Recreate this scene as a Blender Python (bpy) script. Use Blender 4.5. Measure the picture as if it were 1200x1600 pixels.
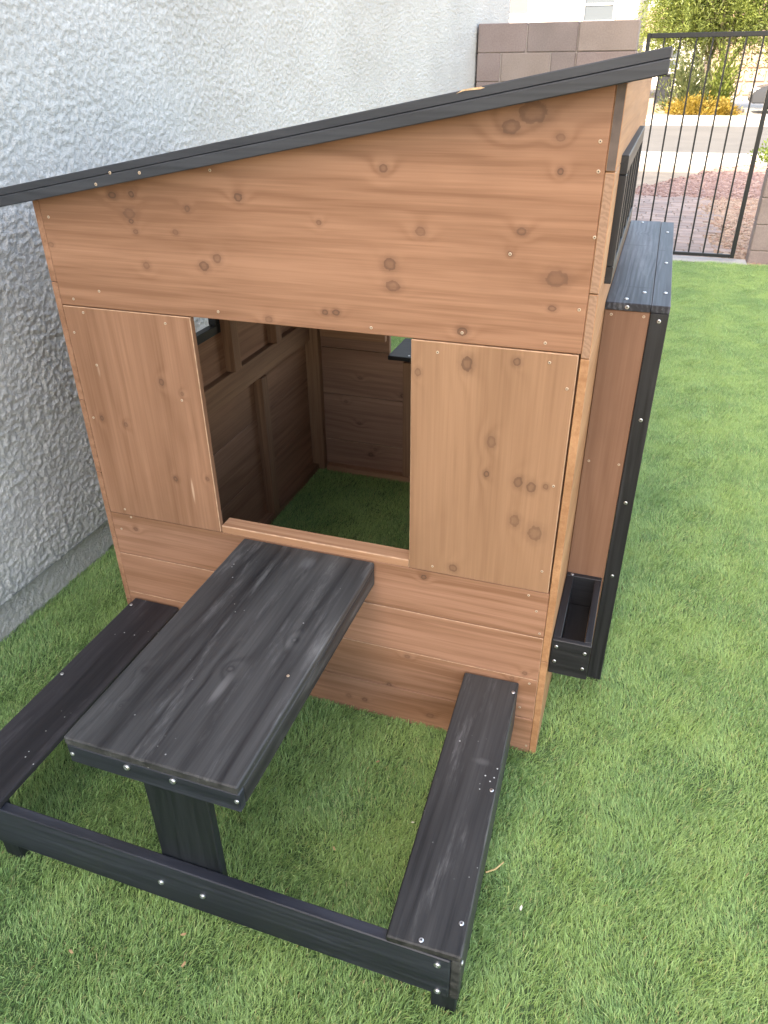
import bpy, bmesh, math, random
import numpy as np
from mathutils import Vector, Matrix

for o in list(bpy.data.objects): bpy.data.objects.remove(o)
S = bpy.context.scene
COL = S.collection
R = math.radians

# ------------------------------------------------------------------ camera
cam_d = bpy.data.cameras.new('camera'); cam = bpy.data.objects.new('camera', cam_d); COL.objects.link(cam)
cam.location = (1.183, -1.298, 1.452)
cam.rotation_mode = 'XYZ'
cam.rotation_euler = (R(58.90), R(0.57), R(18.81))
cam_d.sensor_fit = 'VERTICAL'; cam_d.sensor_height = 36.0
cam_d.lens = 1161.6 / 1600.0 * 36.0
cam_d.clip_start = 0.02; cam_d.clip_end = 600
S.camera = cam
S.render.resolution_x, S.render.resolution_y = 768, 1024

# ------------------------------------------------------------------ sky, sun, exposure
SUN_AZ = R(212.0); SUN_EL = R(49.0)
world = bpy.data.worlds.new('World'); S.world = world; world.use_nodes = True
wn = world.node_tree; bg = wn.nodes['Background']
sky = wn.nodes.new('ShaderNodeTexSky'); sky.sky_type = 'NISHITA'; sky.sun_disc = False
sky.sun_elevation = SUN_EL; sky.sun_rotation = SUN_AZ
sky.air_density = 1.0; sky.dust_density = 2.5; sky.ozone_density = 0.8
wn.links.new(sky.outputs[0], bg.inputs[0]); bg.inputs[1].default_value = 0.15
sd = bpy.data.lights.new('sun', 'SUN'); sun = bpy.data.objects.new('sun', sd); COL.objects.link(sun)
sd.energy = 2.0; sd.angle = R(0.5); sd.color = (1.0, 0.93, 0.82)
sv = Vector((math.sin(SUN_AZ)*math.cos(SUN_EL), math.cos(SUN_AZ)*math.cos(SUN_EL), math.sin(SUN_EL)))
sun.rotation_euler = (-sv).to_track_quat('-Z', 'Y').to_euler(); sun.location = (-6, -6, 14)
S.render.engine = 'CYCLES'
S.view_settings.view_transform = 'Standard'; S.view_settings.look = 'None'
S.view_settings.gamma = 1.0; S.view_settings.exposure = 2.9
S.view_settings.use_white_balance = True; S.view_settings.white_balance_temperature = 8100; S.view_settings.white_balance_tint = 11
S.cycles.max_bounces = 6; S.cycles.diffuse_bounces = 3; S.cycles.glossy_bounces = 3; S.cycles.transmission_bounces = 3

# ------------------------------------------------------------------ helpers
rng = np.random.default_rng(7); random.seed(7)

def link(name, mesh, mats=(), parent=None, loc=None):
    o = bpy.data.objects.new(name, mesh); COL.objects.link(o)
    for m in mats:
        if m.name not in [x.name for x in mesh.materials if x]: mesh.materials.append(m)
    if parent is not None: o.parent = parent
    if loc is not None: o.location = loc
    return o

def tag(o, label=None, cat=None, group=None, kind=None):
    if label: o['label'] = label
    if cat: o['category'] = cat
    if group: o['group'] = group
    if kind: o['kind'] = kind
    return o

def empty(name, loc, label, cat, group=None, rz=0):
    o = bpy.data.objects.new(name, None); COL.objects.link(o)
    o.location = loc; o.rotation_euler = (0, 0, rz); o.empty_display_size = .1
    return tag(o, label, cat, group)

def bm_box(bm, x0, x1, y0, y1, z0, z1):
    v = [bm.verts.new(p) for p in ((x0,y0,z0),(x1,y0,z0),(x1,y1,z0),(x0,y1,z0),(x0,y0,z1),(x1,y0,z1),(x1,y1,z1),(x0,y1,z1))]
    for f in ((0,3,2,1),(4,5,6,7),(0,1,5,4),(1,2,6,5),(2,3,7,6),(3,0,4,7)): bm.faces.new([v[i] for i in f])
    return v

def finish(bm, name, bevel=0.0, edge_mat=-1, smooth=False, segs=1):
    if bevel > 0:
        bmesh.ops.bevel(bm, geom=list(bm.edges), offset=bevel, segments=segs, affect='EDGES', material=edge_mat, clamp_overlap=True)
    bmesh.ops.recalc_face_normals(bm, faces=bm.faces)
    me = bpy.data.meshes.new(name); bm.to_mesh(me); bm.free()
    if smooth:
        for p in me.polygons: p.use_smooth = True
    return me

def board(name, root, b, mat, bevel=.0015, edge=None, rot=None):
    """box given in world coordinates, linked as a child of root with origin at the thing's base"""
    x0,x1,y0,y1,z0,z1 = b
    rl = root.matrix_basis.translation if root.parent is None else root.parent.matrix_basis.translation
    bm = bmesh.new(); bm_box(bm, x0-rl.x, x1-rl.x, y0-rl.y, y1-rl.y, z0-rl.z, z1-rl.z)
    if rot is not None:   # (pivot xy world, angle)
        (px, py), a = rot
        M = Matrix.Translation((px-rl.x, py-rl.y, 0)) @ Matrix.Rotation(a, 4, 'Z') @ Matrix.Translation((-px+rl.x, -py+rl.y, 0))
        bmesh.ops.transform(bm, matrix=M, verts=bm.verts)
    me = finish(bm, name, bevel, 1 if edge else -1)
    me.materials.append(mat)
    if edge: me.materials.append(edge)
    return link(name, me, (), root)

def prism(name, root, pts, y0, y1, mat, bevel=.0015, edge=None):
    """polygon in x-z (world) extruded in y"""
    rl = root.matrix_basis.translation if root.parent is None else root.parent.matrix_basis.translation
    bm = bmesh.new()
    a = [bm.verts.new((x-rl.x, y0-rl.y, z-rl.z)) for x,z in pts]; c = [bm.verts.new((x-rl.x, y1-rl.y, z-rl.z)) for x,z in pts]
    n = len(pts); bm.faces.new(a); bm.faces.new(c[::-1])
    for i in range(n): bm.faces.new((a[i], c[i], c[(i+1)%n], a[(i+1)%n]))
    me = finish(bm, name, bevel, 1 if edge else -1); me.materials.append(mat)
    if edge: me.materials.append(edge)
    return link(name, me, (), root)

def cyl(bm, p0, p1, r0, r1=None, n=10, caps=True):
    p0 = Vector(p0); p1 = Vector(p1); r1 = r0 if r1 is None else r1
    d = (p1-p0).normalized(); a = d.orthogonal().normalized(); b = d.cross(a)
    A = []; B = []
    for i in range(n):
        t = 2*math.pi*i/n; w = a*math.cos(t)+b*math.sin(t)
        A.append(bm.verts.new(p0+w*r0)); B.append(bm.verts.new(p1+w*r1))
    for i in range(n): bm.faces.new((A[i], A[(i+1)%n], B[(i+1)%n], B[i]))
    if caps: bm.faces.new(A[::-1]); bm.faces.new(B)

def gnoise(P, seed):
    """3-D-free gradient noise on a 2-D lattice, numpy"""
    r = np.random.default_rng(seed); T = 512
    ang = r.random((T, T))*2*np.pi; gx, gy = np.cos(ang), np.sin(ang)
    x, y = P[...,0], P[...,1]; xi = np.floor(x).astype(int); yi = np.floor(y).astype(int); fx = x-xi; fy = y-yi
    def g(ix, iy, dx, dy): return gx[ix % T, iy % T]*dx + gy[ix % T, iy % T]*dy
    u = fx*fx*fx*(fx*(fx*6-15)+10); v = fy*fy*fy*(fy*(fy*6-15)+10)
    a = g(xi, yi, fx, fy); b = g(xi+1, yi, fx-1, fy); c = g(xi, yi+1, fx, fy-1); d = g(xi+1, yi+1, fx-1, fy-1)
    return (a*(1-u)+b*u)*(1-v) + (c*(1-u)+d*u)*v

# ------------------------------------------------------------------ material helpers
class NT:
    def __init__(s, name):
        s.m = bpy.data.materials.new(name); s.m.use_nodes = True; s.t = s.m.node_tree
        s.b = s.t.nodes['Principled BSDF']
    def n(s, typ, **kw):
        nd = s.t.nodes.new(typ)
        for k, v in kw.items(): setattr(nd, k, v)
        return nd
    def set(s, sock, v):
        if hasattr(v, 'is_output'): s.t.links.new(v, sock)
        else: sock.default_value = v
    def math(s, op, a, b=None, c=None, clamp=False):
        nd = s.n('ShaderNodeMath', operation=op, use_clamp=clamp); s.set(nd.inputs[0], a)
        if b is not None: s.set(nd.inputs[1], b)
        if c is not None: s.set(nd.inputs[2], c)
        return nd.outputs[0]
    def vmath(s, op, a, b=None, out=0):
        nd = s.n('ShaderNodeVectorMath', operation=op); s.set(nd.inputs[0], a)
        if b is not None: s.set(nd.inputs[1], b)
        return nd.outputs[out]
    def noise(s, vec, scale, detail=2, rough=.5, dist=0.0):
        nd = s.n('ShaderNodeTexNoise'); s.set(nd.inputs['Vector'], vec); nd.inputs['Scale'].default_value = scale
        nd.inputs['Detail'].default_value = detail; nd.inputs['Roughness'].default_value = rough; nd.inputs['Distortion'].default_value = dist
        return nd.outputs[0]
    def ramp(s, v, a, b, lo=0.0, hi=1.0, smooth=True):
        nd = s.n('ShaderNodeMapRange'); nd.interpolation_type = 'SMOOTHSTEP' if smooth else 'LINEAR'
        s.set(nd.inputs[0], v)
        for i, x in enumerate((a, b, lo, hi)): nd.inputs[i+1].default_value = x
        return nd.outputs[0]
    def mix(s, f, a, b, blend='MIX'):
        nd = s.n('ShaderNodeMix', data_type='RGBA', blend_type=blend); s.set(nd.inputs[0], f)
        for i, x in ((6, a), (7, b)):
            if hasattr(x, 'is_output'): s.t.links.new(x, nd.inputs[i])
            else: nd.inputs[i].default_value = (*x, 1) if len(x) == 3 else x
        return nd.outputs[2]
    def bump(s, h, strength=.5, dist=.001):
        nd = s.n('ShaderNodeBump'); s.set(nd.inputs['Height'], h); nd.inputs['Strength'].default_value = strength; nd.inputs['Distance'].default_value = dist
        s.t.links.new(nd.outputs[0], s.b.inputs['Normal'])
    def color(s, c):
        s.set(s.b.inputs['Base Color'], c if hasattr(c, 'is_output') else (*c, 1))
    def rough(s, r): s.set(s.b.inputs['Roughness'], r)
    def obj(s): return s.n('ShaderNodeTexCoord').outputs['Object']
    def pos(s): return s.n('ShaderNodeNewGeometry').outputs['Position']

def plain(name, col, rough=.6, metal=0.0, var=0.0, scale=8):
    t = NT(name)
    if var > 0:
        f = t.noise(t.pos(), scale, 4)
        t.color(t.mix(t.ramp(f, .3, .7), tuple(c*(1-var) for c in col), tuple(min(1, c*(1+var)) for c in col)))
    else: t.color(col)
    t.rough(rough); t.b.inputs['Metallic'].default_value = metal
    return t.m

AX = {'x': 0, 'y': 1, 'z': 2}
def wood(name, grain, across, dark, light, knots=(), knotcol=(.085, .042, .026), seed=0.0, rings=22.0, off=(0,0,0),
         ringamt=.5, fibre=.75, rough=.6, specks=0.0, marks=(), scuff=0.0, contrast=1.0, spec=.3, heart=(.2,.1,.055)):
    """stained softwood: growth bands, fibres, knots at given (u, v, radius) in world coordinates"""
    t = NT(name); p = t.vmath('ADD', t.obj(), tuple(off))
    sp = t.n('ShaderNodeSeparateXYZ'); t.set(sp.inputs[0], p)
    third = [k for k in 'xyz' if k not in (grain, across)][0]
    u, v, w = (sp.outputs[AX[k]] for k in (grain, across, third))
    cb = t.n('ShaderNodeCombineXYZ'); t.set(cb.inputs[0], u); t.set(cb.inputs[1], v); t.set(cb.inputs[2], w); q = cb.outputs[0]
    sq = t.vmath('ADD', q, (seed*3.1, seed*1.7, seed*.9))
    band = t.noise(t.vmath('MULTIPLY', sq, (.9, 11, 11)), 1.0, 4, .6)
    low = t.noise(t.vmath('MULTIPLY', sq, (1.1, 5, 5)), 1.0, 2)
    fib = t.noise(t.vmath('MULTIPLY', sq, (6, 260, 260)), 1.0, 3, .6)
    fib2 = t.noise(t.vmath('MULTIPLY', sq, (2.2, 70, 70)), 1.0, 3, .6)
    con = t.noise(t.vmath('MULTIPLY', sq, (1.3, 7, 7)), 1.0, 1)
    fib3 = t.noise(t.vmath('MULTIPLY', sq, (3.5, 150, 150)), 1.0, 2, .6)
    tt = t.math('MULTIPLY_ADD', low, 5.0, t.math('MULTIPLY', v, rings))
    kmask = None; kcore = None
    wn_ = t.math('MULTIPLY_ADD', t.noise(q, 110+seed*7, 2), .5, -.25) if len(knots) else None
    for (ku, kv, kr) in knots:
        kr *= .86
        d = t.vmath('MULTIPLY', t.vmath('SUBTRACT', q, (ku, kv, 0)), (1/(kr*(.95+.5*((ku*53.1+kv*17.9) % 1.0))), 1/kr, 0))
        L = t.vmath('LENGTH', d, out=1)
        e = t.math('EXPONENT', t.math('MULTIPLY', t.math('MULTIPLY', L, L), -.22))
        tt = t.math('MULTIPLY_ADD', e, 1.0, tt)
        wob = t.math('ADD', wn_, L)
        kh = (ku*37.7+kv*91.3) % 1.0
        mk = t.math('MULTIPLY', t.math('MAXIMUM', t.math('MULTIPLY', t.ramp(wob, 1.7, .6), .42), t.math('MULTIPLY', t.ramp(wob, .85, .68), t.ramp(wob, .25, .62, .62, 1.0))), .55+.45*kh); ck = t.math('MULTIPLY', t.ramp(L, .5, .1), (kh*7.3) % 1.0)
        kmask = mk if kmask is None else t.math('MAXIMUM', kmask, mk)
        kcore = ck if kcore is None else t.math('MAXIMUM', kcore, ck)
    ring = t.math('MULTIPLY_ADD', t.math('SINE', t.math('MULTIPLY', tt, 6.2832)), .5, .5)
    ring = t.math('POWER', ring, 2.2)
    ring = t.math('MULTIPLY', ring, t.ramp(con, .35, .7, .15, 1.0))
    f = t.ramp(band, .28, .72, 0, 1, False)
    f = t.math('SUBTRACT', f, t.math('MULTIPLY', ring, ringamt))
    f = t.math('ADD', f, t.math('MULTIPLY', t.math('SUBTRACT', fib, .5), fibre))
    f = t.math('ADD', f, t.math('MULTIPLY', t.math('SUBTRACT', fib2, .5), fibre*1.3))
    f = t.math('ADD', f, t.math('MULTIPLY', t.math('SUBTRACT', fib3, .5), fibre*1.5))
    f = t.math('MULTIPLY_ADD', t.math('SUBTRACT', f, .5), contrast, .5, True)
    c = t.mix(f, dark, light)
    blot = t.noise(t.vmath('MULTIPLY', sq, (2.2, 4, 4)), 1.0, 4, .6)
    c = t.mix(t.ramp(blot, .45, .75, 0, .35), c, tuple(x*.72 for x in dark))
    if kmask is not None:
        c = t.mix(t.math('MULTIPLY', kmask, .8), c, knotcol)
        c = t.mix(t.math('MULTIPLY', kcore, .35), c, heart)
    for (mu, mv, mru, mrv, mc, amt) in marks:       # scratches / rubbed streaks with a shape of their own
        d = t.vmath('MULTIPLY', t.vmath('SUBTRACT', q, (mu, mv, 0)), (1/mru, 1/mrv, 0))
        L = t.math('MULTIPLY_ADD', t.math('SUBTRACT', fib2, .5), 1.6, t.vmath('LENGTH', d, out=1))
        c = t.mix(t.math('MULTIPLY', t.ramp(L, 1.1, .3), amt), c, mc)
    if scuff > 0:
        sc = t.noise(t.vmath('MULTIPLY', sq, (3.5, 26, 26)), 1.0, 6, .72)
        c = t.mix(t.math('MULTIPLY', t.ramp(sc, .52, .8), scuff), c, tuple(min(.5, x*5+.03) for x in light))
    if specks > 0:
        vo = t.n('ShaderNodeTexVoronoi'); t.set(vo.inputs['Vector'], sq); vo.inputs['Scale'].default_value = 85
        msk = t.math('MULTIPLY', t.ramp(vo.outputs['Distance'], .17, .10), t.ramp(t.noise(sq, 9, 2), .52, .62))
        rn = t.n('ShaderNodeSeparateColor'); t.set(rn.inputs[0], vo.outputs['Color'])
        msk = t.math('MULTIPLY', msk, t.ramp(rn.outputs[0], .78, .82))
        c = t.mix(t.math('MULTIPLY', msk, specks), c, (.5, .5, .48))
    t.color(c)
    t.rough(t.math('MULTIPLY_ADD', fib2, .25, rough-.12))
    t.b.inputs['Specular IOR Level'].default_value = spec
    h = t.math('ADD', t.math('MULTIPLY', fib, .6), t.math('MULTIPLY', ring, -.4))
    t.bump(h, .35, .0006)
    return t.m

BD, BL = (.225, .108, .058), (.36, .187, .110)       # brown stain
KD, KL = (.008, .008, .009), (.026, .026, .028)      # black stain

# ------------------------------------------------------------------ setting : ground sheets
def sheet(name, x0, x1, y0, y1, z, mat, label=None, kind='structure'):
    bm = bmesh.new(); bm.faces.new([bm.verts.new(p) for p in ((x0,y0,z),(x1,y0,z),(x1,y1,z),(x0,y1,z))])
    me = finish(bm, name); me.materials.append(mat); o = link(name, me); tag(o, kind=kind); return o

def ground_mat(name, a, b, sc=3, fine=60, rough=.9, bumpd=.004):
    t = NT(name); p = t.pos()
    f = t.math('ADD', t.math('MULTIPLY', t.noise(p, sc, 5, .6), .6), t.math('MULTIPLY', t.noise(p, fine, 3), .4))
    t.color(t.mix(t.ramp(f, .35, .65), a, b)); t.rough(rough); t.bump(t.noise(p, fine*1.5, 4), .6, bumpd); return t.m

m_desert = ground_mat('desert_soil', (.20,.15,.105), (.29,.225,.165), 1.2, 30)
m_sand = ground_mat('decomposed_granite', (.20,.16,.115), (.30,.24,.175), 2.5, 45)
m_conc = ground_mat('concrete', (.30,.285,.265), (.38,.365,.34), 1.5, 40, .85, .001)
m_asph = ground_mat('asphalt', (.065,.062,.059), (.09,.086,.081), .6, 90, .9, .002)
m_turfbase = ground_mat('turf_backing', (.05,.09,.03), (.09,.14,.05), 6, 80, .95)
sheet('ground', -150, 150, -60, 260, -.03, m_desert)
sheet('front_yard_soil', -30, 30, 5.9, 13.6, -.022, m_sand)
sheet('road', -120, 120, 14.25, 21.9, -.10+.085, m_asph)
def slab(name, x0, x1, y0, y1, z0, z1, mat, bev=.008):
    bm = bmesh.new(); bm_box(bm, x0, x1, y0, y1, z0, z1); me = finish(bm, name, bev); me.materials.append(mat)
    return tag(link(name, me), kind='structure')
slab('kerb', -120, 120, 13.95, 14.25, -.2, .05, m_conc, .02)
slab('pavement', -120, 120, 12.75, 13.94, -.2, .0, m_conc)
slab('kerb_across', -120, 120, 21.9, 22.2, -.2, .10, m_conc, .02)
slab('pavement_across', -120, 120, 22.21, 25.2, -.2, .05, m_conc)
slab('driveway_across', 3.4, 12, 25.21, 40.3, -.2, .04, m_conc)
slab('threshold_strip', .86, 1.97, 5.60, 5.80, -.1, .008, m_conc, .004)
sheet('lawn_backing', -.43, 2.9, -3.2, 5.60, .002, m_turfbase)

# ------------------------------------------------------------------ self-instancing (geometry nodes) for turf and gravel
def scatter(obj, cx, cy, sx, sy, nx, ny, z, tilt, smin, smax, seed, jit, rot=(0, 6.2832), diag=None):
    ng = bpy.data.node_groups.new(obj.name+'_scatter', 'GeometryNodeTree')
    ng.interface.new_socket('Geometry', in_out='INPUT', socket_type='NodeSocketGeometry')
    ng.interface.new_socket('Geometry', in_out='OUTPUT', socket_type='NodeSocketGeometry')
    N = ng.nodes.new; L = ng.links.new
    gi = N('NodeGroupInput'); go = N('NodeGroupOutput')
    g = N('GeometryNodeMeshGrid'); g.inputs[0].default_value = sx; g.inputs[1].default_value = sy
    g.inputs[2].default_value = nx; g.inputs[3].default_value = ny
    def rv(a, b, sd, typ='FLOAT_VECTOR'):
        r = N('FunctionNodeRandomValue'); r.data_type = typ
        if typ == 'FLOAT_VECTOR':
            r.inputs[0].default_value = a; r.inputs[1].default_value = b; r.inputs[8].default_value = sd; return r.outputs[0]
        r.inputs[2].default_value = a; r.inputs[3].default_value = b; r.inputs[8].default_value = sd; return r.outputs[1]
    sp = N('GeometryNodeSetPosition'); L(g.outputs[0], sp.inputs[0]); L(rv((-jit,-jit,0), (jit,jit,0), seed), sp.inputs['Offset'])
    tr = N('GeometryNodeTransform'); L(sp.outputs[0], tr.inputs[0]); tr.inputs['Translation'].default_value = (cx, cy, z)
    if diag:      # keep only the points to the right of a slanted border x = a + k*y
        po = N('GeometryNodeInputPosition'); sx_ = N('ShaderNodeSeparateXYZ'); L(po.outputs[0], sx_.inputs[0])
        ma = N('ShaderNodeMath'); ma.operation = 'MULTIPLY_ADD'; L(sx_.outputs[1], ma.inputs[0]); ma.inputs[1].default_value = diag[1]; ma.inputs[2].default_value = diag[0]
        lt = N('ShaderNodeMath'); lt.operation = 'LESS_THAN'; L(sx_.outputs[0], lt.inputs[0]); L(ma.outputs[0], lt.inputs[1])
        dg = N('GeometryNodeDeleteGeometry'); L(tr.outputs[0], dg.inputs[0]); L(lt.outputs[0], dg.inputs['Selection']); tr = dg
    ip = N('GeometryNodeInstanceOnPoints'); L(tr.outputs[0], ip.inputs['Points']); L(gi.outputs[0], ip.inputs['Instance'])
    L(rv((-tilt,-tilt,rot[0]), (tilt,tilt,rot[1]), seed+1), ip.inputs['Rotation']); L(rv(smin, smax, seed+2, 'FLOAT'), ip.inputs['Scale'])
    L(ip.outputs[0], go.inputs[0])
    md = obj.modifiers.new('scatter', 'NODES'); md.node_group = ng

def turf_patch(n, size):
    xy = (rng.random((n, 2))-.5)*size      # the rim thins out so that neighbouring tiles blend
    rim = np.clip((size/2-np.abs(xy))/.13, 0, 1).prod(1); xy = xy[rng.random(n) < rim]; n = len(xy)
    base = np.concatenate([xy, np.zeros((n, 1))], 1)
    def sw(f, k): return gnoise(base[:,:2]*f+40, k)
    ln = rng.uniform(.012, .022, n)*(1+.35*sw(9, 31)); wd = rng.uniform(.00045, .00085, n)
    la = 1.05 + rng.normal(0, .6, n) + 2.2*sw(5, 32) + 1.0*sw(16, 33) + np.where(rng.random(n) < .12, np.pi, 0); lean = np.clip(rng.normal(.8, .3, n) + .5*sw(11, 34), .1, 1.35)
    d = np.stack([np.cos(la), np.sin(la), np.zeros(n)], 1); s = np.stack([-np.sin(la), np.cos(la), np.zeros(n)], 1)
    tw = rng.uniform(-1.2, 1.2, n); s2 = s*np.cos(tw)[:,None] + d*np.sin(tw)[:,None]
    V = []; 
    for f, wf, k in ((0, 1, 0), (.4, 1, .25), (.75, .8, .62), (1, .25, 1.0)):
        h = f*ln*np.cos(lean*k*.8); q = ln*f*np.sin(lean*(.35+.65*k))
        c = base + d*q[:,None] + np.array([0,0,1])*h[:,None]
        V += [c - s2*(wd*wf)[:,None], c + s2*(wd*wf)[:,None]]
    V = np.stack(V, 1).reshape(-1, 3)
    idx = np.arange(n)[:,None]*8
    F = np.concatenate([idx+np.array([[0,1,3,2]]), idx+np.array([[2,3,5,4]]), idx+np.array([[4,5,7,6]])])
    me = bpy.data.meshes.new('turf'); me.from_pydata(V.tolist(), [], F.tolist())
    at = me.attributes.new('shade', 'FLOAT', 'POINT'); at.data.foreach_set('value', np.repeat(rng.random(n), 8).astype('f'))
    ah = me.attributes.new('tip', 'FLOAT', 'POINT'); ah.data.foreach_set('value', np.tile(np.repeat([0,.4,.75,1], 2), n).astype('f'))
    for p in me.polygons: p.use_smooth = True
    return me

t = NT('turf_blades')
a = t.n('ShaderNodeAttribute', attribute_name='shade').outputs['Fac']; tip = t.n('ShaderNodeAttribute', attribute_name='tip').outputs['Fac']
p = t.pos()
c = t.mix(t.ramp(a, 0, 1, 0, 1, False), (.085,.18,.052), (.37,.56,.19))
c = t.mix(t.ramp(a, .90, .91), c, (.44,.52,.20)); c = t.mix(t.ramp(a, .975, .976), c, (.42,.34,.16))
c = t.mix(t.ramp(t.noise(p, 4.5, 3), .35, .68), c, t.mix(.45, c, (.38,.52,.16)))
c = t.mix(t.math('MULTIPLY', t.ramp(t.noise(t.vmath('ADD', p, (9,3,0)), 2.6, 3), .5, .75), .4), c, (.12,.25,.09))
t.color(c); t.rough(.42); t.b.inputs['Specular IOR Level'].default_value = .45
m_turf = t.m
# translucency of thin plastic blades
tr = t.n('ShaderNodeBsdfTranslucent'); t.set(tr.inputs['Color'], c)
mx = t.n('ShaderNodeMixShader'); mx.inputs[0].default_value = .22
t.t.links.new(t.b.outputs[0], mx.inputs[1]); t.t.links.new(tr.outputs[0], mx.inputs[2]); t.t.links.new(mx.outputs[0], t.t.nodes['Material Output'].inputs[0])
me = turf_patch(36500, .55); me.materials.append(m_turf)
turf = tag(link('artificial_turf', me), 'short green artificial turf covering the narrow side yard', 'turf', kind='stuff')
scatter(turf, 1.21, 1.96, 2.94, 6.8, 8, 17, .0, .004, .97, 1.05, 3, .012, (-.07, .07))

def rock_patch(n, rad, s0, s1):
    bm = bmesh.new()
    for i in range(n):
        r = rad*math.sqrt(random.random()); a = random.random()*6.283; s = random.uniform(s0, s1)
        M = Matrix.Translation((r*math.cos(a), r*math.sin(a), s*.35)) @ Matrix.Rotation(random.random()*6, 4, 'Z') @ Matrix.Rotation(random.uniform(-.5,.5), 4, 'X') @ Matrix.Diagonal((s*random.uniform(.8,1.4), s*random.uniform(.6,1), s*random.uniform(.5,.8), 1))
        g = bmesh.ops.create_icosphere(bm, subdivisions=1, radius=1, matrix=M)
        for v in g['verts']: v.co += Vector((random.uniform(-1,1), random.uniform(-1,1), random.uniform(-1,1)))*s*.16
    return finish(bm, 'gravel')
def rock_mat(name, cols):
    t = NT(name); p = t.pos(); vo = t.n('ShaderNodeTexVoronoi'); t.set(vo.inputs['Vector'], p); vo.inputs['Scale'].default_value = 22
    sc = t.n('ShaderNodeSeparateColor'); t.set(sc.inputs[0], vo.outputs['Color'])
    c = t.mix(t.ramp(sc.outputs[0], 0, 1, 0, 1, False), cols[0], cols[1]); c = t.mix(t.ramp(sc.outputs[1], .6, 1), c, cols[2])
    t.color(c); t.rough(.9); return t.m
gm = rock_patch(120, .3, .012, .028); gm.materials.append(rock_mat('tan_rock', ((.24,.165,.12),(.38,.28,.21),(.30,.18,.13))))
g1 = tag(link('tan_gravel', gm), 'tan pebble gravel in the strip beside the paver path', 'gravel', kind='stuff')
scatter(g1, 2.32, 7.55, .8, 3.3, 5, 15, -.02, .0, .9, 1.2, 11, .08)
gm2 = rock_patch(110, .3, .018, .04); gm2.materials.append(rock_mat('red_rock', ((.17,.10,.085),(.27,.175,.145),(.31,.22,.185))))
g2 = tag(link('red_gravel', gm2), 'reddish crushed rock between the paver path and the pavement', 'gravel', kind='stuff')
scatter(g2, 2.4, 11.0, 3.8, 2.9, 18, 14, -.02, .0, .9, 1.2, 21, .08, diag=(.94+.25-10.1*.472, .472))

# ------------------------------------------------------------------ paver path (each paver a piece of the path)
m_pav = []
for i, (c0, c1) in enumerate((((.21,.15,.125),(.28,.205,.17)), ((.25,.185,.155),(.32,.245,.21)), ((.19,.145,.125),(.26,.20,.175)))):
    m_pav.append(ground_mat('paver_%s' % 'abc'[i], c0, c1, 5, 70, .9, .002))
path = sheet('paver_path', -.40, 1.78, 5.80, 9.60, -.012, ground_mat('joint_sand', (.20,.165,.13), (.28,.235,.19), 8, 80))
pm = []
for wdt in (.22, .30, .15):
    bm = bmesh.new(); bm_box(bm, -wdt/2+.004, wdt/2-.004, -.071, .071, -.03, .0); pm.append((wdt, finish(bm, 'paver', .006)))
y = 5.88; row = 0; cnt = 0
while y < 9.55:
    x = .55 - (row % 3)*.1; row += 1
    while x < 1.66:
        k = random.choice((0,0,1,1,2)); wdt, base = pm[k]
        ms = (k, random.randrange(3)); key = 'paver_mesh_%d_%d' % ms
        if key not in bpy.data.meshes:
            cpm = base.copy(); cpm.name = key; cpm.materials.append(m_pav[ms[1]])
        o = link('paver', bpy.data.meshes[key], (), path, (x+wdt/2, y, random.uniform(-.003, .001))); cnt += 1
        x += wdt
    y += .15

# ------------------------------------------------------------------ big stucco house on the left
house = empty('stucco_house', (-.41, 3.0, 0), 'pale stucco house wall rising beside the playhouse with recessed footing', 'house')
def stucco_height(P):
    w = np.stack([gnoise(P*30, 1), gnoise(P*30+17.3, 2)], -1)*.012
    Q = P + w
    n1 = gnoise(Q*np.array([52, 60]), 3) + .8*gnoise(Q*112, 4) + .45*gnoise(Q*185, 5)
    s = np.clip((n1+.24)/.36, 0, 1); s = s*s*(3-2*s)
    big = gnoise(P*7, 6)
    s2 = np.clip((n1-.28)/.2, 0, 1)
    return .0042*s*(.8+.6*big) + .0012*s2 + .0008*gnoise(Q*170, 7) + .002*big
def grid_wall(name, xs_plane, ys, zs, amp, mat, parent, disp_off=0):
    Y, Z = np.meshgrid(ys, zs, indexing='ij'); P = np.stack([Y, Z], -1) + disp_off
    X = xs_plane + stucco_height(P)*amp
    rl = parent.location
    V = np.stack([X-rl.x, Y-rl.y, Z-rl.z], -1).reshape(-1, 3).astype('f')
    ny, nz = len(ys), len(zs); i = np.arange(ny-1)[:,None]*nz + np.arange(nz-1)[None]
    F = np.stack([i, i+nz, i+nz+1, i+1], -1).reshape(-1, 4).astype('i')
    me = bpy.data.meshes.new(name); me.vertices.add(len(V)); me.vertices.foreach_set('co', V.ravel())
    me.loops.add(F.size); me.loops.foreach_set('vertex_index', F.ravel())
    me.polygons.add(len(F)); me.polygons.foreach_set('loop_start', np.arange(0, F.size, 4, dtype='i'))
    me.update(calc_edges=True); me.shade_smooth(); me.materials.append(mat)
    return link(name, me, (), parent)
t = NT('stucco'); p = t.pos()
f = t.noise(p, 1.3, 4, .6)
t.color(t.mix(t.ramp(f, .35, .65), (.525,.50,.458), (.585,.56,.515))); t.rough(.92)
t.bump(t.math('ADD', t.math('MULTIPLY', t.noise(p, 300, 3), .5), t.ramp(t.noise(p, 125, 4, .65), .42, .6)), .7, .0026)
m_stucco = t.m
ys = np.concatenate([np.arange(-1.0, -.35, .02), np.arange(-.35, 1.7, .0048), 1.7+np.cumsum(np.linspace(.0052, .017, 490))])
ys = ys[ys < 7.05]; ys = np.append(ys, 7.07)
zs = np.concatenate([np.arange(.135, 1.9, .0048), 1.9+np.cumsum(np.linspace(.006, .03, 28))])
wall_top = float(zs[-1])
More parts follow.
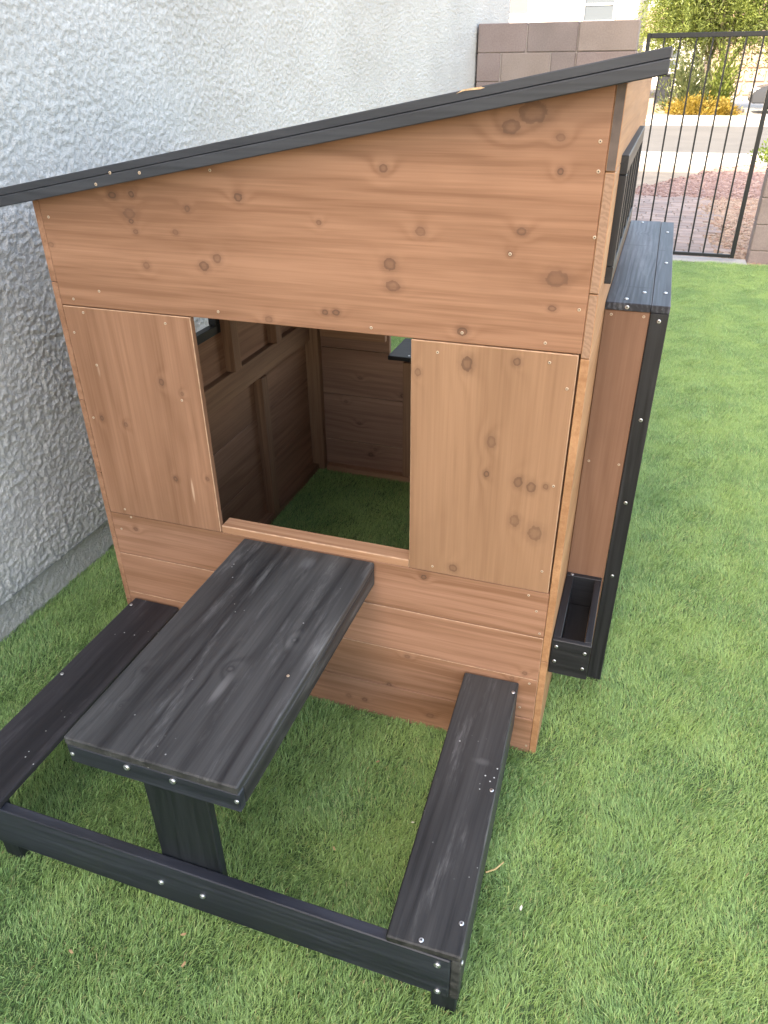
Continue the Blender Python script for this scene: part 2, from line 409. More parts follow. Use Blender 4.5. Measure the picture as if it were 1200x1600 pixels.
wall = grid_wall('wall', -.413, ys, zs, 1.0, m_stucco, house); tag(wall, 'rough pale stucco wall')
def hbox(name, b, mat, bev=0.0): return board(name, house, b, mat, bev)
hbox('wall_core', (-9, -.4135, -9.0, 7.065, .135, 6.6), m_stucco)
zs2 = np.arange(-.02, .136, .006); ys2 = ys[(ys > -.9) & (ys < 3)]
ft = grid_wall('footing', -.435, ys2, zs2, .7, m_stucco, house, 3.3)
hbox('footing_core', (-8.9, -.4355, -8.9, 7.05, -.2, .136), m_stucco)
m_screed = plain('weep_screed', (.42,.42,.42), .5, .6)
hbox('weep_screed', (-.434, -.4105, -8.9, 7.068, .1315, .1345), m_screed)

# ------------------------------------------------------------------ screws
m_zinc = plain('zinc_steel', (.62,.63,.64), .32, 1.0)
m_wscrew = plain('countersunk_screw', (.48,.36,.25), .55, .25)
m_rec = plain('screw_recess', (.05,.05,.05), .6, .5)
def screw_mesh(name, r, dome, mat):
    bm = bmesh.new()
    n = 14; prof = [(r, 0), (r*.96, dome*.55), (r*.7, dome), (r*.42, dome), (r*.36, dome*.35)]
    ringsv = [[bm.verts.new((q*math.cos(2*math.pi*i/n), q*math.sin(2*math.pi*i/n), h)) for i in range(n)] for q, h in prof]
    for a, b in zip(ringsv, ringsv[1:]):
        for i in range(n): bm.faces.new((a[i], a[(i+1)%n], b[(i+1)%n], b[i]))
    fc = bm.faces.new(ringsv[-1])
    me = finish(bm, name); me.materials.append(mat); me.materials.append(m_rec)
    me.polygons[len(me.polygons)-1].material_index = 1
    return me
sm_big = screw_mesh('bolt_mesh', .0062, .003, m_zinc); sm_mid = screw_mesh('screw_mesh', .0043, .0018, m_zinc); sm_small = screw_mesh('small_screw_mesh', .0030, .0009, m_wscrew)
def screw(part, loc, axis, me=None, name='screw'):
    o = link(name, me or sm_small, (), part)
    rl = part.parent.matrix_basis.translation if part.parent else part.matrix_basis.translation
    o.location = (loc[0]-rl.x, loc[1]-rl.y, loc[2]-rl.z)
    o.rotation_euler = {'-y': (R(90),0,random.random()*0), '+z': (0,0,random.random()*6), '+x': (0,R(90),0), '-x': (0,R(-90),0), '+y': (R(-90),0,0)}[axis]
    return o

# pixel of the photograph -> point on a plane (used only to read positions off known planes)
CR = cam.rotation_euler.to_matrix(); CP = Vector(cam.location)
def pray(px, py): return CR @ Vector(((px-600)/1161.6, -(py-800)/1161.6, -1.0))
def on_y(px, py, y):
    d = pray(px, py); return CP + d*((y-CP.y)/d.y)
def on_z(px, py, z):
    d = pray(px, py); return CP + d*((z-CP.z)/d.z)
def on_x(px, py, x):
    d = pray(px, py); return CP + d*((x-CP.x)/d.x)
def kn(lst, fn, k, ua, va):
    out = []
    for px, py, r in lst:
        q = fn(px, py, k); out.append((q[AX[ua]], q[AX[va]], r))
    return out

# ------------------------------------------------------------------ playhouse
W = 1.10; FX = 1.116; D = 1.255; TH = .016
Z1 = 1.011; Z2 = .490; XA = .317; XB = .790
HL = Vector((.55, .62, 0))
ph = empty('playhouse', HL, 'brown stained wooden playhouse with black slanted roof and side window opening', 'playhouse')
OFF = tuple(HL)
raw = plain('raw_wood_edge', (.42,.25,.15), .7, 0, .2, 60)
def roofz(x): return 1.228 + .1803*x         # underside of the roof
kg = kn([(175,305,.010),(205,303,.009),(202,334,.015),(205,346,.007),(212,362,.007),(274,363,.008),(292,326,.009),(372,308,.011),(229,415,.011),
         (339,404,.013),(319,416,.014),(80,382,.008),(420,499,.010),(525,488,.009),(599,263,.010),(657,362,.013),(609,413,.017),(614,447,.015),
         (815,362,.010),(870,436,.021),(797,397,.007),(722,518,.012),(863,482,.008),(876,215,.009),(833,176,.024),(798,198,.016),(508,488,.008),(525,650,.008),(498,348,.007),(876,268,.008)], on_y, 0, 'x', 'z')
m_gable = wood('gable_wood', 'x', 'z', BD, BL, kg, seed=1.3, off=OFF, rings=26, contrast=1.0)
gable = prism('gable_panel', ph, [(.0, Z1+.0015), (W, Z1+.0015), (W, roofz(W)), (.0, roofz(0))], 0, TH, m_gable, .0015, None)
for px, py in [(104,307),(76,339),(328,266),(155,455),(115,467),(341,487),(580,512),(938,221),(935,268),(929,371),(905,484),(852,536),(722,520),(893,150),(585,213),(797,397)]:
    q = on_y(px, py, 0)
    if q.z < roofz(q.x)-.012: screw(gable, (q.x, -.0004, q.z), '-y')
kl = kn([(253,597,.010),(160,653,.008),(197,663,.008),(275,748,.008),(325,748,.007),(285,615,.006)], on_y, 0, 'z', 'x')
m_sh1 = wood('left_panel_wood', 'z', 'x', tuple(x*.93 for x in BD), tuple(x*.93 for x in BL), kl, seed=2.1, off=OFF, rings=24, contrast=.75,
             marks=[(*(lambda q: (q.z, q.x))(on_y(302,765,0)), .035, .0035, (.50,.33,.22), .8), (*(lambda q: (q.z, q.x))(on_y(155,578,0)), .02, .004, (.42,.28,.19), .5)])
sp1 = board('side_panel', ph, (.0015, XA, -.0015, TH-.002, Z2, Z1), m_sh1, .0015, raw); tag(sp1, 'vertical grain panel left of the side opening with a pale scratch')
for px, py in [(131,488),(259,505),(117,519),(152,570),(147,652),(196,795),(285,625)]:
    q = on_y(px, py, 0); screw(sp1, (q.x, -.002, q.z), '-y')
kr = kn([(730,568,.016),(653,581,.010),(768,690,.014),(810,753,.014),(830,761,.014),(853,760,.008),(804,813,.015),(836,833,.022),(708,887,.015),(808,565,.011),(760,740,.008)], on_y, 0, 'z', 'x')
m_sh2 = wood('right_panel_wood', 'z', 'x', (.235,.124,.067), (.34,.188,.106), kr, seed=3.7, off=OFF, rings=30, contrast=.7)
sp2 = board('side_panel', ph, (XB, W-.003, -.0015, TH-.002, Z2, Z1), m_sh2, .0015, raw); tag(sp2, 'vertical grain panel right of the side opening with dark knots')
for px, py in [(684,550),(859,566),(886,607),(865,759),(676,884),(847,892)]:
    q = on_y(px, py, 0); screw(sp2, (q.x, -.002, q.z), '-y')
zb = [.0, .114, .240, .3655, .4885]
kb = kn([(212,827,.008),(662,902,.010),(636,1026,.008),(608,1070,.009),(545,1087,.010),(570,1093,.009),(672,1118,.011),(800,1060,.008),(820,1052,.008)], on_y, 0, 'x', 'z')
low = []
for i in range(4):
    m = wood('lower_wood_%s' % 'abcd'[i], 'x', 'z', BD, (.375,.197,.124), [k for k in kb if zb[i] < k[1] < zb[i+1]], seed=5.1+i*1.9, off=OFF, rings=34, ringamt=.5, contrast=.9)
    low.append(board('wall_board', ph, (.0, W, .0005*(i % 2), TH, zb[i]+.0008, zb[i+1]-.0008), m, .0012, raw if i in (1, 2) else None))
for px, py, b in [(190,826,3),(205,808,3),(826,930,3),(838,955,3),(827,1068,1),(822,1165,0),(843,990,2),(812,1105,1)]:
    q = on_y(px, py, 0); screw(low[b], (q.x, -.0002, q.z), '-y')
m_frame = wood('framing_wood_z', 'z', 'x', (.20,.10,.055), (.33,.18,.10), seed=8.8, off=OFF, rings=40)
m_frx = wood('framing_wood_x', 'x', 'y', (.30,.15,.08), (.45,.25,.145), seed=9.8, off=OFF, rings=40)
m_fry = wood('framing_wood_y', 'y', 'z', (.20,.10,.055), (.33,.18,.10), seed=10.2, off=OFF, rings=40)
board('window_sill', ph, (XA+.001, XB-.001, .001, .042, Z2-.003, .508), m_frx, .002, raw)
# studs of the side wall (inside)
for x0 in (XA-.085, XB+.05): board('stud', ph, (x0, x0+.026, TH+.0005, TH+.03, .02, 1.25), m_frame)
board('stud', ph, (.0005, .035, TH+.0005, .05, .02, 1.22), m_frame); board('stud', ph, (W-.05, W-.001, TH+.0005, .045, .02, 1.38), m_frame)
board('header_rail', ph, (.05, W-.05, TH+.0005, .043, Z1+.012, Z1+.05), m_frx)
# left wall : boards with a black framed window
m_lw = [wood('left_wall_wood_%s' % 'abc'[i], 'y', 'z', BD, BL, kn(k_, on_x, 0.0, 'y', 'z'), seed=12+i*2.2, off=OFF, rings=30, ringamt=.5) for i, k_ in enumerate(
    ([(380,700,.012),(372,735,.012),(400,735,.012),(410,725,.010)], [(402,605,.012),(446,602,.010),(462,575,.009)], [(310,550,.010)]))]
WY0, WY1, WZ0, WZ1 = .22, .60, .79, 1.06
def lwb(y0, y1, z0, z1, m): board('left_wall_board', ph, (-.0155, -.0005, y0, y1, z0+.0006, z1-.0006), m, .0012)
for i, (a, b_) in enumerate(((.0, .21), (.21, .41), (.41, .60), (.60, WZ0))): lwb(.0, D, a, b_, m_lw[i % 2])
lwb(.0, WY0, WZ0, WZ1, m_lw[2]); lwb(WY1, D, WZ0, WZ1, m_lw[2]); lwb(.0, D, WZ1, 1.224, m_lw[1])
board('rail', ph, (-.0002, .024, .05, D-.05, .558, .636), m_fry)
for y0, z0, z1 in ((.785, .03, .557), (.628, .637, 1.21), (.918, .637, 1.21), (.30, .03, .557)): board('stud', ph, (-.0002, .034, y0, y0+.042, z0, z1), m_frame)
board('base_rail', ph, (-.0002, .030, .05, D-.05, .003, .035), m_fry)
m_black = {k: wood('black_wood_'+k, k, {'x': 'z', 'y': 'x', 'z': 'x'}[k], KD, KL, seed=20+i*3.3, off=OFF, rings=40, rough=.48, spec=.4, contrast=.9, scuff=.12) for i, k in enumerate('xyz')}
def window_frame(name, xa, xb, y0, y1, z0, z1, w, nslat, sl_w):
    fr = board(name, ph, (xa, xb, y0, y1, z1-w, z1), m_black['y'], .001)
    board('frame_rail', fr, (xa, xb, y0, y1, z0, z0+w), m_black['y'], .001)
    board('frame_stile', fr, (xa, xb, y0, y0+w, z0+w+.0005, z1-w-.0005), m_black['z'], .001); board('frame_stile', fr, (xa, xb, y1-w, y1, z0+w+.0005, z1-w-.0005), m_black['z'], .001)
    for i in range(nslat):
        yc = y0+w + (y1-y0-2*w)*(i+1)/(nslat+1)
        board('slat', fr, (xa+.002, xb-.002, yc-sl_w/2, yc+sl_w/2, z0+w+.0005, z1-w-.0005), m_black['z'], .001)
    return fr
window_frame('window_frame', -.019, .004, WY0-.01, WY1+.02, WZ0-.025, WZ1+.02, .026, 0, .02)
# back wall with an opening and an outside shelf
OX0, OX1, OZ0, OZ1 = .332, .86, .527, 1.02
m_bw = [wood('back_wood_%s' % 'ab'[i], 'x', 'z', (.24,.125,.08), (.36,.20,.13), kn(k_, on_y, 1.235, 'x', 'z'), seed=30+i*4, off=OFF, rings=30) for i, k_ in enumerate(
    ([(562,591,.010),(540,628,.010),(561,662,.010),(629,619,.012)], [(586,703,.010),(579,711,.012)]))]
def bwb(x0, x1, z0, z1, m, e=None): board('back_wall_board', ph, (x0, x1, D-TH, D, z0+.001, z1-.001), m, .0015, e)
bwb(.0, W, .0, .142, m_bw[1], raw); bwb(.0, W, .142, .34, m_bw[0]); bwb(.0, W, .34, OZ0, m_bw[0])
bwb(.0, OX0, OZ0, .78, m_bw[0], raw); bwb(.0, OX0, .78, OZ1, m_bw[0]); bwb(OX1, W, OZ0, OZ1, m_bw[0]); bwb(.0, W, OZ1, 1.222, m_bw[0])
board('stud', ph, (.0005, .055, D-TH-.03, D-TH-.0005, .003, 1.21), m_frame)
board('stud', ph, (.392, .43, D-TH-.03, D-TH-.0005, .035, OZ0-.02), m_frame); board('stud', ph, (W-.06, W-.001, D-TH-.03, D-TH-.0005, .003, 1.38), m_frame)
board('base_rail', ph, (.063, W-.061, D-TH-.03, D-TH-.0005, .003, .033), m_frx)
board('rail', ph, (.063, OX0-.01, D-TH-.025, D-TH-.0005, .575, .64), m_frx)
shelf = board('shelf', ph, (OX0+.002, OX1-.002, D-TH-.03, D+.17, OZ0-.014, OZ0+.002), m_black['x'], .0015)
screw(shelf, (.41, D-TH-.01, OZ0+.002), '+z', sm_mid)
# gable above the back wall
prism('back_gable', ph, [(.0, 1.2225), (W, 1.2225), (W, roofz(W)), (0, roofz(0))], D-TH, D, m_bw[0])
# front wall (towards the lawn) : horizontal boards whose end grain shows at the corner
te = NT('end_grain'); pp = te.vmath('ADD', te.obj(), OFF)
wv = te.n('ShaderNodeTexWave'); wv.wave_type = 'RINGS'; wv.rings_direction = 'Y'; te.set(wv.inputs['Vector'], te.vmath('ADD', pp, (-1.0,0,-.9))); wv.inputs['Scale'].default_value = 40; wv.inputs['Distortion'].default_value = 7; wv.inputs['Detail'].default_value = 2; wv.inputs['Detail Scale'].default_value = 2
te.color(te.mix(wv.outputs['Fac'], (.255,.145,.088), (.325,.19,.118))); te.rough(.7); m_end = te.m
m_fw = [wood('front_wood_%s' % 'abc'[i], 'y', 'z', (.30,.145,.068), (.44,.235,.118), seed=40+i*2.7, off=OFF, rings=28) for i in range(3)]
def fwb(y0, y1, z0, z1, i):
    o = board('front_wall_board', ph, (W+.0005, FX, y0, y1, z0+.0008, z1-.0008), m_fw[i], .001)
    o.data.materials.append(m_end)
    for p_ in o.data.polygons:
        if abs(p_.normal.y) > .9 and len(p_.vertices) == 4 and z0 > .99: p_.material_index = 1
    return o
GY0, GY1, GZ0, GZ1 = .145, .80, 1.118, 1.305     # slatted front window
fwb(.0, D, .0, .30, 0); fwb(.0, .3, .30, 1.005, 1); fwb(.95, D, .30, 1.005, 1); fwb(.3, .95, .30, .62, 2); fwb(.3, .95, .62, 1.005, 0)
fwb(.0, D, 1.005, GZ0, 2); fwb(.0, GY0, GZ0, GZ1, 1); fwb(GY1, D, GZ0, GZ1, 1); fw_top = fwb(.0, D, GZ1, 1.425, 0); fw_top.data.materials[1] = plain('dark_stained_end', (.10,.07,.055), .7, 0, .2, 40)
window_frame('window_frame', FX-.018, FX+.012, GY0-.02, GY1+.02, GZ0-.012, GZ1+.012, .030, 4, .022)
board('frame_backing', ph, (FX-.012, FX-.006, GY0+.012, GY1-.012, GZ0+.02, GZ1-.02), plain('frosted_pane', (.30,.33,.32), .25), .0005)
# roof
RY0, RY1 = -.040, 1.36; RX0, RX1 = -.13, 1.170
m_roof = wood('roof_black', 'x', 'y', (.020,.022,.026), (.040,.043,.049), seed=50, off=OFF, rings=30, rough=.5, spec=.45, contrast=.8)
m_fas = wood('fascia_black', 'x', 'z', (.022,.024,.028), (.044,.047,.053), seed=53, off=OFF, rings=60, rough=.5, spec=.45)
def slope(o0, o1, x0=RX0, x1=RX1): return [(x0, roofz(x0)+o0), (x1, roofz(x1)+o0), (x1, roofz(x1)+o1), (x0, roofz(x0)+o1)]
nb = 6
for i in range(nb):      # roof boards laid down the slope, the first one forms the near edge
    a_ = RY0+.004 + (RY1-RY0-.004)*i/nb; b_ = RY0+.004 + (RY1-RY0-.004)*(i+1)/nb
    rp = prism('roof_board', ph, slope(.0155, .030, RX0, RX1-(.025 if i else 0)), a_+.0008, b_-.0008, m_roof, .0015)
    if i == 0: first = rp
fas = prism('fascia', ph, slope(-.004, .0152), RY0, -.0025, m_fas, .0015)
prism('fascia', ph, slope(-.004, .0152, RX0, RX1-.025), D+.003, D+.022, m_fas, .0015)
prism('roof_underlay', ph, slope(.0008, .0150, 0, FX+.002), .002, D-.002, m_frx, .0008)
for px, py in [(172,270),(218,270),(150,288)]:
    q = on_y(px, py, RY0); screw(fas, (q.x, RY0-.0004, q.z), '-y')
# splintered pale patch on the roof edge
q = on_y(735, 141, RY0+.004); bm = bmesh.new()
pts = [(-.022,-.004),(-.012,.0005),(.0,.0022),(.014,.0035),(.022,.006),(.016,.0078),(.0,.0055),(-.012,.003)]
zc = roofz(q.x)+.026
A = [bm.verts.new((q.x+x-HL.x, RY0+.0036-HL.y, zc+z*.8-HL.z)) for x, z in pts]; B = [bm.verts.new((q.x+x-HL.x, RY0+.006-HL.y, zc+z*.8-HL.z)) for x, z in pts]
bm.faces.new(A); 
for i in range(8): bm.faces.new((A[i], B[i], B[(i+1)%8], A[(i+1)%8]))
me = finish(bm, 'splinter'); me.materials.append(plain('splintered_wood', (.55,.36,.20), .8, 0, .25, 200)); link('splinter', me, (), first)
# serving counter on the front
CY0, CY1, CX1, CZ = .304, 1.262, 1.2435, 1.028
m_ct = wood('counter_black', 'y', 'x', (.018,.019,.024), (.10,.104,.118), kn([(1005,365,.010)], on_z, CZ, 'y', 'x'), knotcol=(.012,.012,.014), heart=(.05,.05,.05), seed=60, off=OFF, rings=90, ringamt=.7, fibre=.8, rough=.5, spec=.35, contrast=1.3, scuff=.15, marks=[(*(lambda q: (q.y, q.x))(on_z(995,383,CZ)), .006, .05, (.01,.01,.012), .9), (*(lambda q: (q.y, q.x))(on_z(1035,391,CZ)), .006, .02, (.01,.01,.012), .9), (*(lambda q: (q.y, q.x))(on_z(1000,449,CZ)), .005, .04, (.01,.01,.012), .9)])
ct = board('counter_top', ph, (FX+.0005, 1.206, CY0-.004, CY1, CZ-.016, CZ), m_ct, .0012); board('counter_board', ct, (1.2066, CX1, CY0-.004, CY1, CZ-.016, CZ-.0006), m_ct, .0012)
for px, py in [(979,467),(1040,458),(1041,411),(1043,363),(1004,347.5),(1007,457)]:
    q = on_z(px, py, CZ); screw(ct, (q.x, q.y, CZ), '+z', sm_mid)
screw(ct, (on_y(980,479,CY0).x, CY0-.0042, CZ-.008), '-y', sm_mid)
m_cs = wood('counter_side_wood', 'z', 'x', (.165,.082,.048), (.235,.125,.077), seed=63, off=OFF, rings=26, contrast=.7)
cs = board('counter_side_panel', ph, (FX+.001, 1.207, CY0, CY0+.016, .03, CZ-.0165), m_cs, .0012)
cp = board('counter_post', ph, (1.2075, CX1, CY0-.003, CY0+.022, .0, CZ-.0165), m_black['z'], .0015)
for px, py in [(955,491),(1006,495),(920,720),(967,726),(888,900)]:
    q = on_y(px, py, CY0)
    if q.x > FX+.006: screw(cs, (q.x, CY0-.0003, q.z), '-y')
for px, py in [(1033,502),(1004,656),(979,785),(958,899)]:
    q = on_y(px, py, CY0); screw(cp, (1.226, CY0-.0032, q.z), '-y', sm_mid)
board('counter_side_panel', ph, (FX+.001, 1.207, CY1-.02, CY1-.004, .03, CZ-.0165), m_cs, .0012); board('counter_post', ph, (1.2075, CX1, CY1-.024, CY1, .0, CZ-.0165), m_black['z'], .0015)
board('counter_front_panel', ph, (1.192, 1.206, CY0+.017, CY1-.021, .03, .93), m_cs, .0012)
# planter box hung beside the counter
PY0, PY1, PZ0, PZ1 = .030, CY0-.001, .246, .344
pb = board('planter_box', ph, (FX+.001, 1.203, PY0, PY0+.014, PZ0, PZ1), m_black['x'], .0015); tag(pb, 'small black open planter box with four screws')
board('planter_side', pb, (FX+.001, FX+.019, PY0+.0145, PY1-.0145, PZ0, PZ1-.001), m_black['y'], .001); board('planter_side', pb, (1.187, 1.2025, PY0+.0145, PY1-.0145, PZ0, PZ1-.001), m_black['y'], .001)
board('planter_end', pb, (FX+.001, 1.203, PY1-.014, PY1, PZ0, PZ1), m_black['x'], .001)
board('planter_bottom', pb, (FX+.0195, 1.1865, PY0+.0145, PY1-.0145, PZ0, PZ0+.012), m_black['y'], .001)
for x, z in ((1.128, .326), (1.191, .322), (1.128, .283), (1.191, .277)): screw(pb, (x, PY0-.0002, z), '-y', sm_mid)
screw(pb, (1.131, PY1-.008, PZ1), '+z', sm_mid)

# ------------------------------------------------------------------ picnic table
TL = Vector((.55, -.33, 0))
pt = empty('picnic_table', TL, 'small black stained picnic table with two benches set against the playhouse', 'picnic table')
TO = tuple(TL)
ZT, TY0 = .488, -.647
m_top = wood('tabletop_black', 'y', 'x', (.013,.013,.014), (.075,.074,.072),
             [(*(lambda q: (q.y, q.x))(on_z(360,1045,ZT)), .013), (*(lambda q: (q.y, q.x))(on_z(189,1102,ZT)), .005), (*(lambda q: (q.y, q.x))(on_z(226,1046,ZT)), .009), (*(lambda q: (q.y, q.x))(on_z(460,1000,ZT)), .010)],
             knotcol=(.015,.015,.016), heart=(.16,.155,.15), seed=70, off=TO, rings=24, ringamt=.35, fibre=.5, rough=.5, spec=.35, contrast=.8, scuff=.3, specks=.5,
             marks=[(*(lambda q: (q.y, q.x))(on_z(345,1075,ZT)), .05, .010, (.17,.165,.16), .5), (*(lambda q: (q.y, q.x))(on_z(455,1000,ZT)), .035, .009, (.12,.12,.115), .4), (*(lambda q: (q.y, q.x))(on_z(480,880,ZT)), .03, .02, (.13,.13,.13), .5)])
m_kx = wood('black_rail_x', 'x', 'z', (.010,.012,.018), (.034,.038,.051), seed=72, off=TO, rings=36, ringamt=.5, rough=.45, spec=.45, scuff=.15)
m_ky = wood('black_rail_y', 'y', 'z', (.016,.016,.017), (.06,.058,.056), seed=74, off=TO, rings=30, rough=.5, scuff=.25)
m_kz = wood('black_leg_z', 'z', 'x', (.006,.008,.010), (.016,.019,.023), seed=76, off=TO, rings=30, rough=.45, spec=.4)
m_b1 = wood('bench_black', 'y', 'x', (.014,.014,.014), (.055,.053,.051), seed=78, off=TO, rings=30, ringamt=.3, fibre=.5, rough=.5, scuff=.35, specks=1.0, marks=[(*(lambda q: (q.y, q.x))(on_z(752,1190,.223)), .012, .022, (.12,.115,.11), .4)])
m_b2 = wood('bench_black_plum', 'y', 'x', (.012,.011,.013), (.038,.035,.038), seed=81, off=TO, rings=26, ringamt=.3, fibre=.5, rough=.52, scuff=.2, specks=.8)
tt_ = board('tabletop', pt, (.380, .709, TY0, -.003, ZT-.018, ZT), m_top, .0025)
q = on_z(450, 1056, ZT); screw(tt_, (q.x, q.y, ZT), '+z', sm_small)
ap = board('apron', pt, (.381, .709, TY0+.001, TY0+.019, ZT-.061, ZT-.0185), m_kx, .002)
for x, z, me_ in ((.389, .449, sm_mid), (.500, .457, sm_big), (.588, .457, sm_big), (.704, .453, sm_mid)): screw(ap, (x, TY0+.0008, z), '-y', me_)
board('apron', pt, (.691, .7085, TY0+.020, -.004, ZT-.061, ZT-.0185), m_ky, .002); board('apron', pt, (.3815, .399, TY0+.020, -.004, ZT-.061, ZT-.0185), m_ky, .002)
board('leg', pt, (.506, .632, TY0+.0195, TY0+.037, .1, ZT-.019), m_kz, .002)
rail = board('rail', pt, (.02, 1.062, TY0-.002, TY0+.0185, .094, .2055), m_kx, .002)
for x, z in ((.509, .148), (.597, .149), (1.041, .186), (1.043, .106), (.058, .186), (.058, .106)): screw(rail, (x, TY0-.0022, z), '-y', sm_big)
piv = (.992, -.003); ang = .033
b1 = board('bench_seat', pt, (.931, 1.058, TY0-.002, -.003, .207, .2235), m_b1, .0025, rot=(piv, ang)); tag(b1, 'worn charcoal bench seat with pale scuffs')
for px, py in ((802,1082),(768,1235),(721,1443),(658,1469)):
    q = on_z(px, py, .2235); screw(b1, (q.x, q.y, .2235), '+z', sm_mid)
sr = board('bench_rail', pt, (1.0405, 1.0575, TY0, -.004, .088, .2065), m_ky, .002, rot=(piv, ang))
b2 = board('bench_seat', pt, (.019, .154, TY0-.002, -.003, .207, .2235), m_b2, .0025); tag(b2, 'dark plum black bench seat')
for px, py in ((205,945),(97,1053)):
    q = on_z(px, py, .2235); screw(b2, (q.x, q.y, .2235), '+z', sm_mid)
board('bench_rail', pt, (.0012, .0185, TY0, -.004, .088, .2065), m_ky, .002)
for x0 in (1.027, .085): board('foot', pt, (x0, x0+.045, TY0+.019, TY0+.040, .0, .2065 if x0 < .5 else .2), m_kz, .002)
screw(sr, (1.0790, TY0+.012, .19), '+x', sm_mid)

# ------------------------------------------------------------------ block walls at the end of the yard
def block_mat(name, a, b):
    t = NT(name); p = t.pos(); f = t.math('ADD', t.math('MULTIPLY', t.noise(p, 3, 4), .5), t.math('MULTIPLY', t.noise(p, 90, 4, .7), .5))
    t.color(t.mix(t.ramp(f, .35, .65), a, b)); t.rough(.95); t.bump(t.noise(p, 160, 4, .7), .7, .003); return t.m
m_blk = [block_mat('block_'+k, a, b) for k, a, b in (('a', (.225,.165,.148), (.29,.225,.203)), ('b', (.25,.193,.163), (.32,.252,.218)), ('c', (.21,.163,.146), (.275,.218,.198)))]
m_mort = block_mat('mortar', (.36,.30,.26), (.44,.37,.33))
def block_wall(root, runs, y0, y1, ztop, n, end_proud):
    for k in range(n):
        z1 = ztop - k*.2035; z0 = z1 - .2
        for i, (a, b, pr) in enumerate(runs[k % 2]):
            bm = bmesh.new(); l = root.location
            bm_box(bm, a+.005-l.x, b-.005-l.x, y0-pr-l.y, y1+pr-l.y, z0-l.z, z1-l.z); me = finish(bm, 'block', .006); me.materials.append(m_blk[(i*2+k*3+int(a*9)) % 3]); link('block', me, (), root)
    a = runs[0][0][0]; b = runs[0][-1][1]
    board('mortar_core', root, (a+.012, b-.012, y0+.012, y1-.012, 0, ztop-.015), m_mort, 0)
bw1 = empty('block_wall', (.2, 5.79, 0), 'pinkish tan concrete block wall between the house and the iron gate', 'wall')
block_wall(bw1, {0: [(-.40, .0, 0), (.0, .40, 0), (.40, .855, .012)], 1: [(-.40, -.2, 0), (-.2, .2, 0), (.2, .40, 0), (.40, .855, .012)]}, 5.70, 5.89, 1.718, 9, 0)
bw2 = empty('block_wall', (2.6, 5.83, 0), 'tan concrete block wall on the latch side of the iron gate', 'wall')
block_wall(bw2, {0: [(1.975, 2.375, 0), (2.375, 2.775, 0), (2.775, 3.175, 0)], 1: [(1.975, 2.175, 0), (2.175, 2.575, 0), (2.575, 2.975, 0), (2.975, 3.175, 0)]}, 5.73, 5.93, 1.72, 9, 0)

# ------------------------------------------------------------------ iron gate
m_iron = plain('black_iron', (.012,.013,.014), .4, .2)
gate = empty('garden_gate', (1.395, 5.72, 0), 'black iron bar gate with thin vertical bars', 'gate')
GX0, GX1, GT = .915, 1.868, 1.63
board('gate_stile', gate, (GX0, GX0+.028, 5.706, 5.734, .03, GT), m_iron, .003); board('gate_stile', gate, (GX1-.032, GX1, 5.704, 5.736, .03, GT), m_iron, .003)
board('gate_rail', gate, (GX0+.028, GX1-.032, 5.707, 5.733, GT-.034, GT-.001), m_iron, .003); board('gate_rail', gate, (GX0+.028, GX1-.032, 5.707, 5.733, .031, .058), m_iron, .003)
for i in range(7):
    x = GX0+.014 + (GX1-GX0-.03)*(i+1)/8; board('bar', gate, (x-.0065, x+.0065, 5.7135, 5.7265, .0585, GT-.0345), m_iron, .0015)
for z in (.3, 1.35): board('hinge', gate, (.8555, GX0-.0005, 5.712, 5.728, z, z+.06), m_iron, .002)

# ------------------------------------------------------------------ foliage
def leaf_mat(name, a, b, tl=.35):
    t = NT(name); at = t.n('ShaderNodeAttribute', attribute_name='shade').outputs['Fac']
    c = t.mix(at, a, b); t.color(c); t.rough(.6)
    tr = t.n('ShaderNodeBsdfTranslucent'); t.set(tr.inputs['Color'], c); mx = t.n('ShaderNodeMixShader'); mx.inputs[0].default_value = tl
    t.t.links.new(t.b.outputs[0], mx.inputs[1]); t.t.links.new(tr.outputs[0], mx.inputs[2]); t.t.links.new(mx.outputs[0], t.t.nodes['Material Output'].inputs[0]); return t.m
def leaves(name, pts, dirs, L, Wd, mat, parent):
    n = len(pts); s = np.cross(dirs, rng.normal(size=(n,3))); s /= np.linalg.norm(s, axis=1)[:,None]+1e-9
    l = rng.uniform(.6, 1.3, n)[:,None]*L; w = rng.uniform(.6, 1.2, n)[:,None]*Wd
    V = np.stack([pts, pts+dirs*l*.5+s*w, pts+dirs*l, pts+dirs*l*.5-s*w], 1).reshape(-1, 3)
    F = np.arange(n*4).reshape(n, 4)
    me = bpy.data.meshes.new(name); me.from_pydata(V.tolist(), [], F.tolist())
    at = me.attributes.new('shade', 'FLOAT', 'POINT'); at.data.foreach_set('value', np.repeat(rng.random(n), 4).astype('f')); me.materials.append(mat)
    return link(name, me, (), parent)
m_bark = plain('bark', (.14,.13,.07), .85, 0, .3, 30)
def unit(v): return v/(np.linalg.norm(v, axis=-1, keepdims=True)+1e-9)
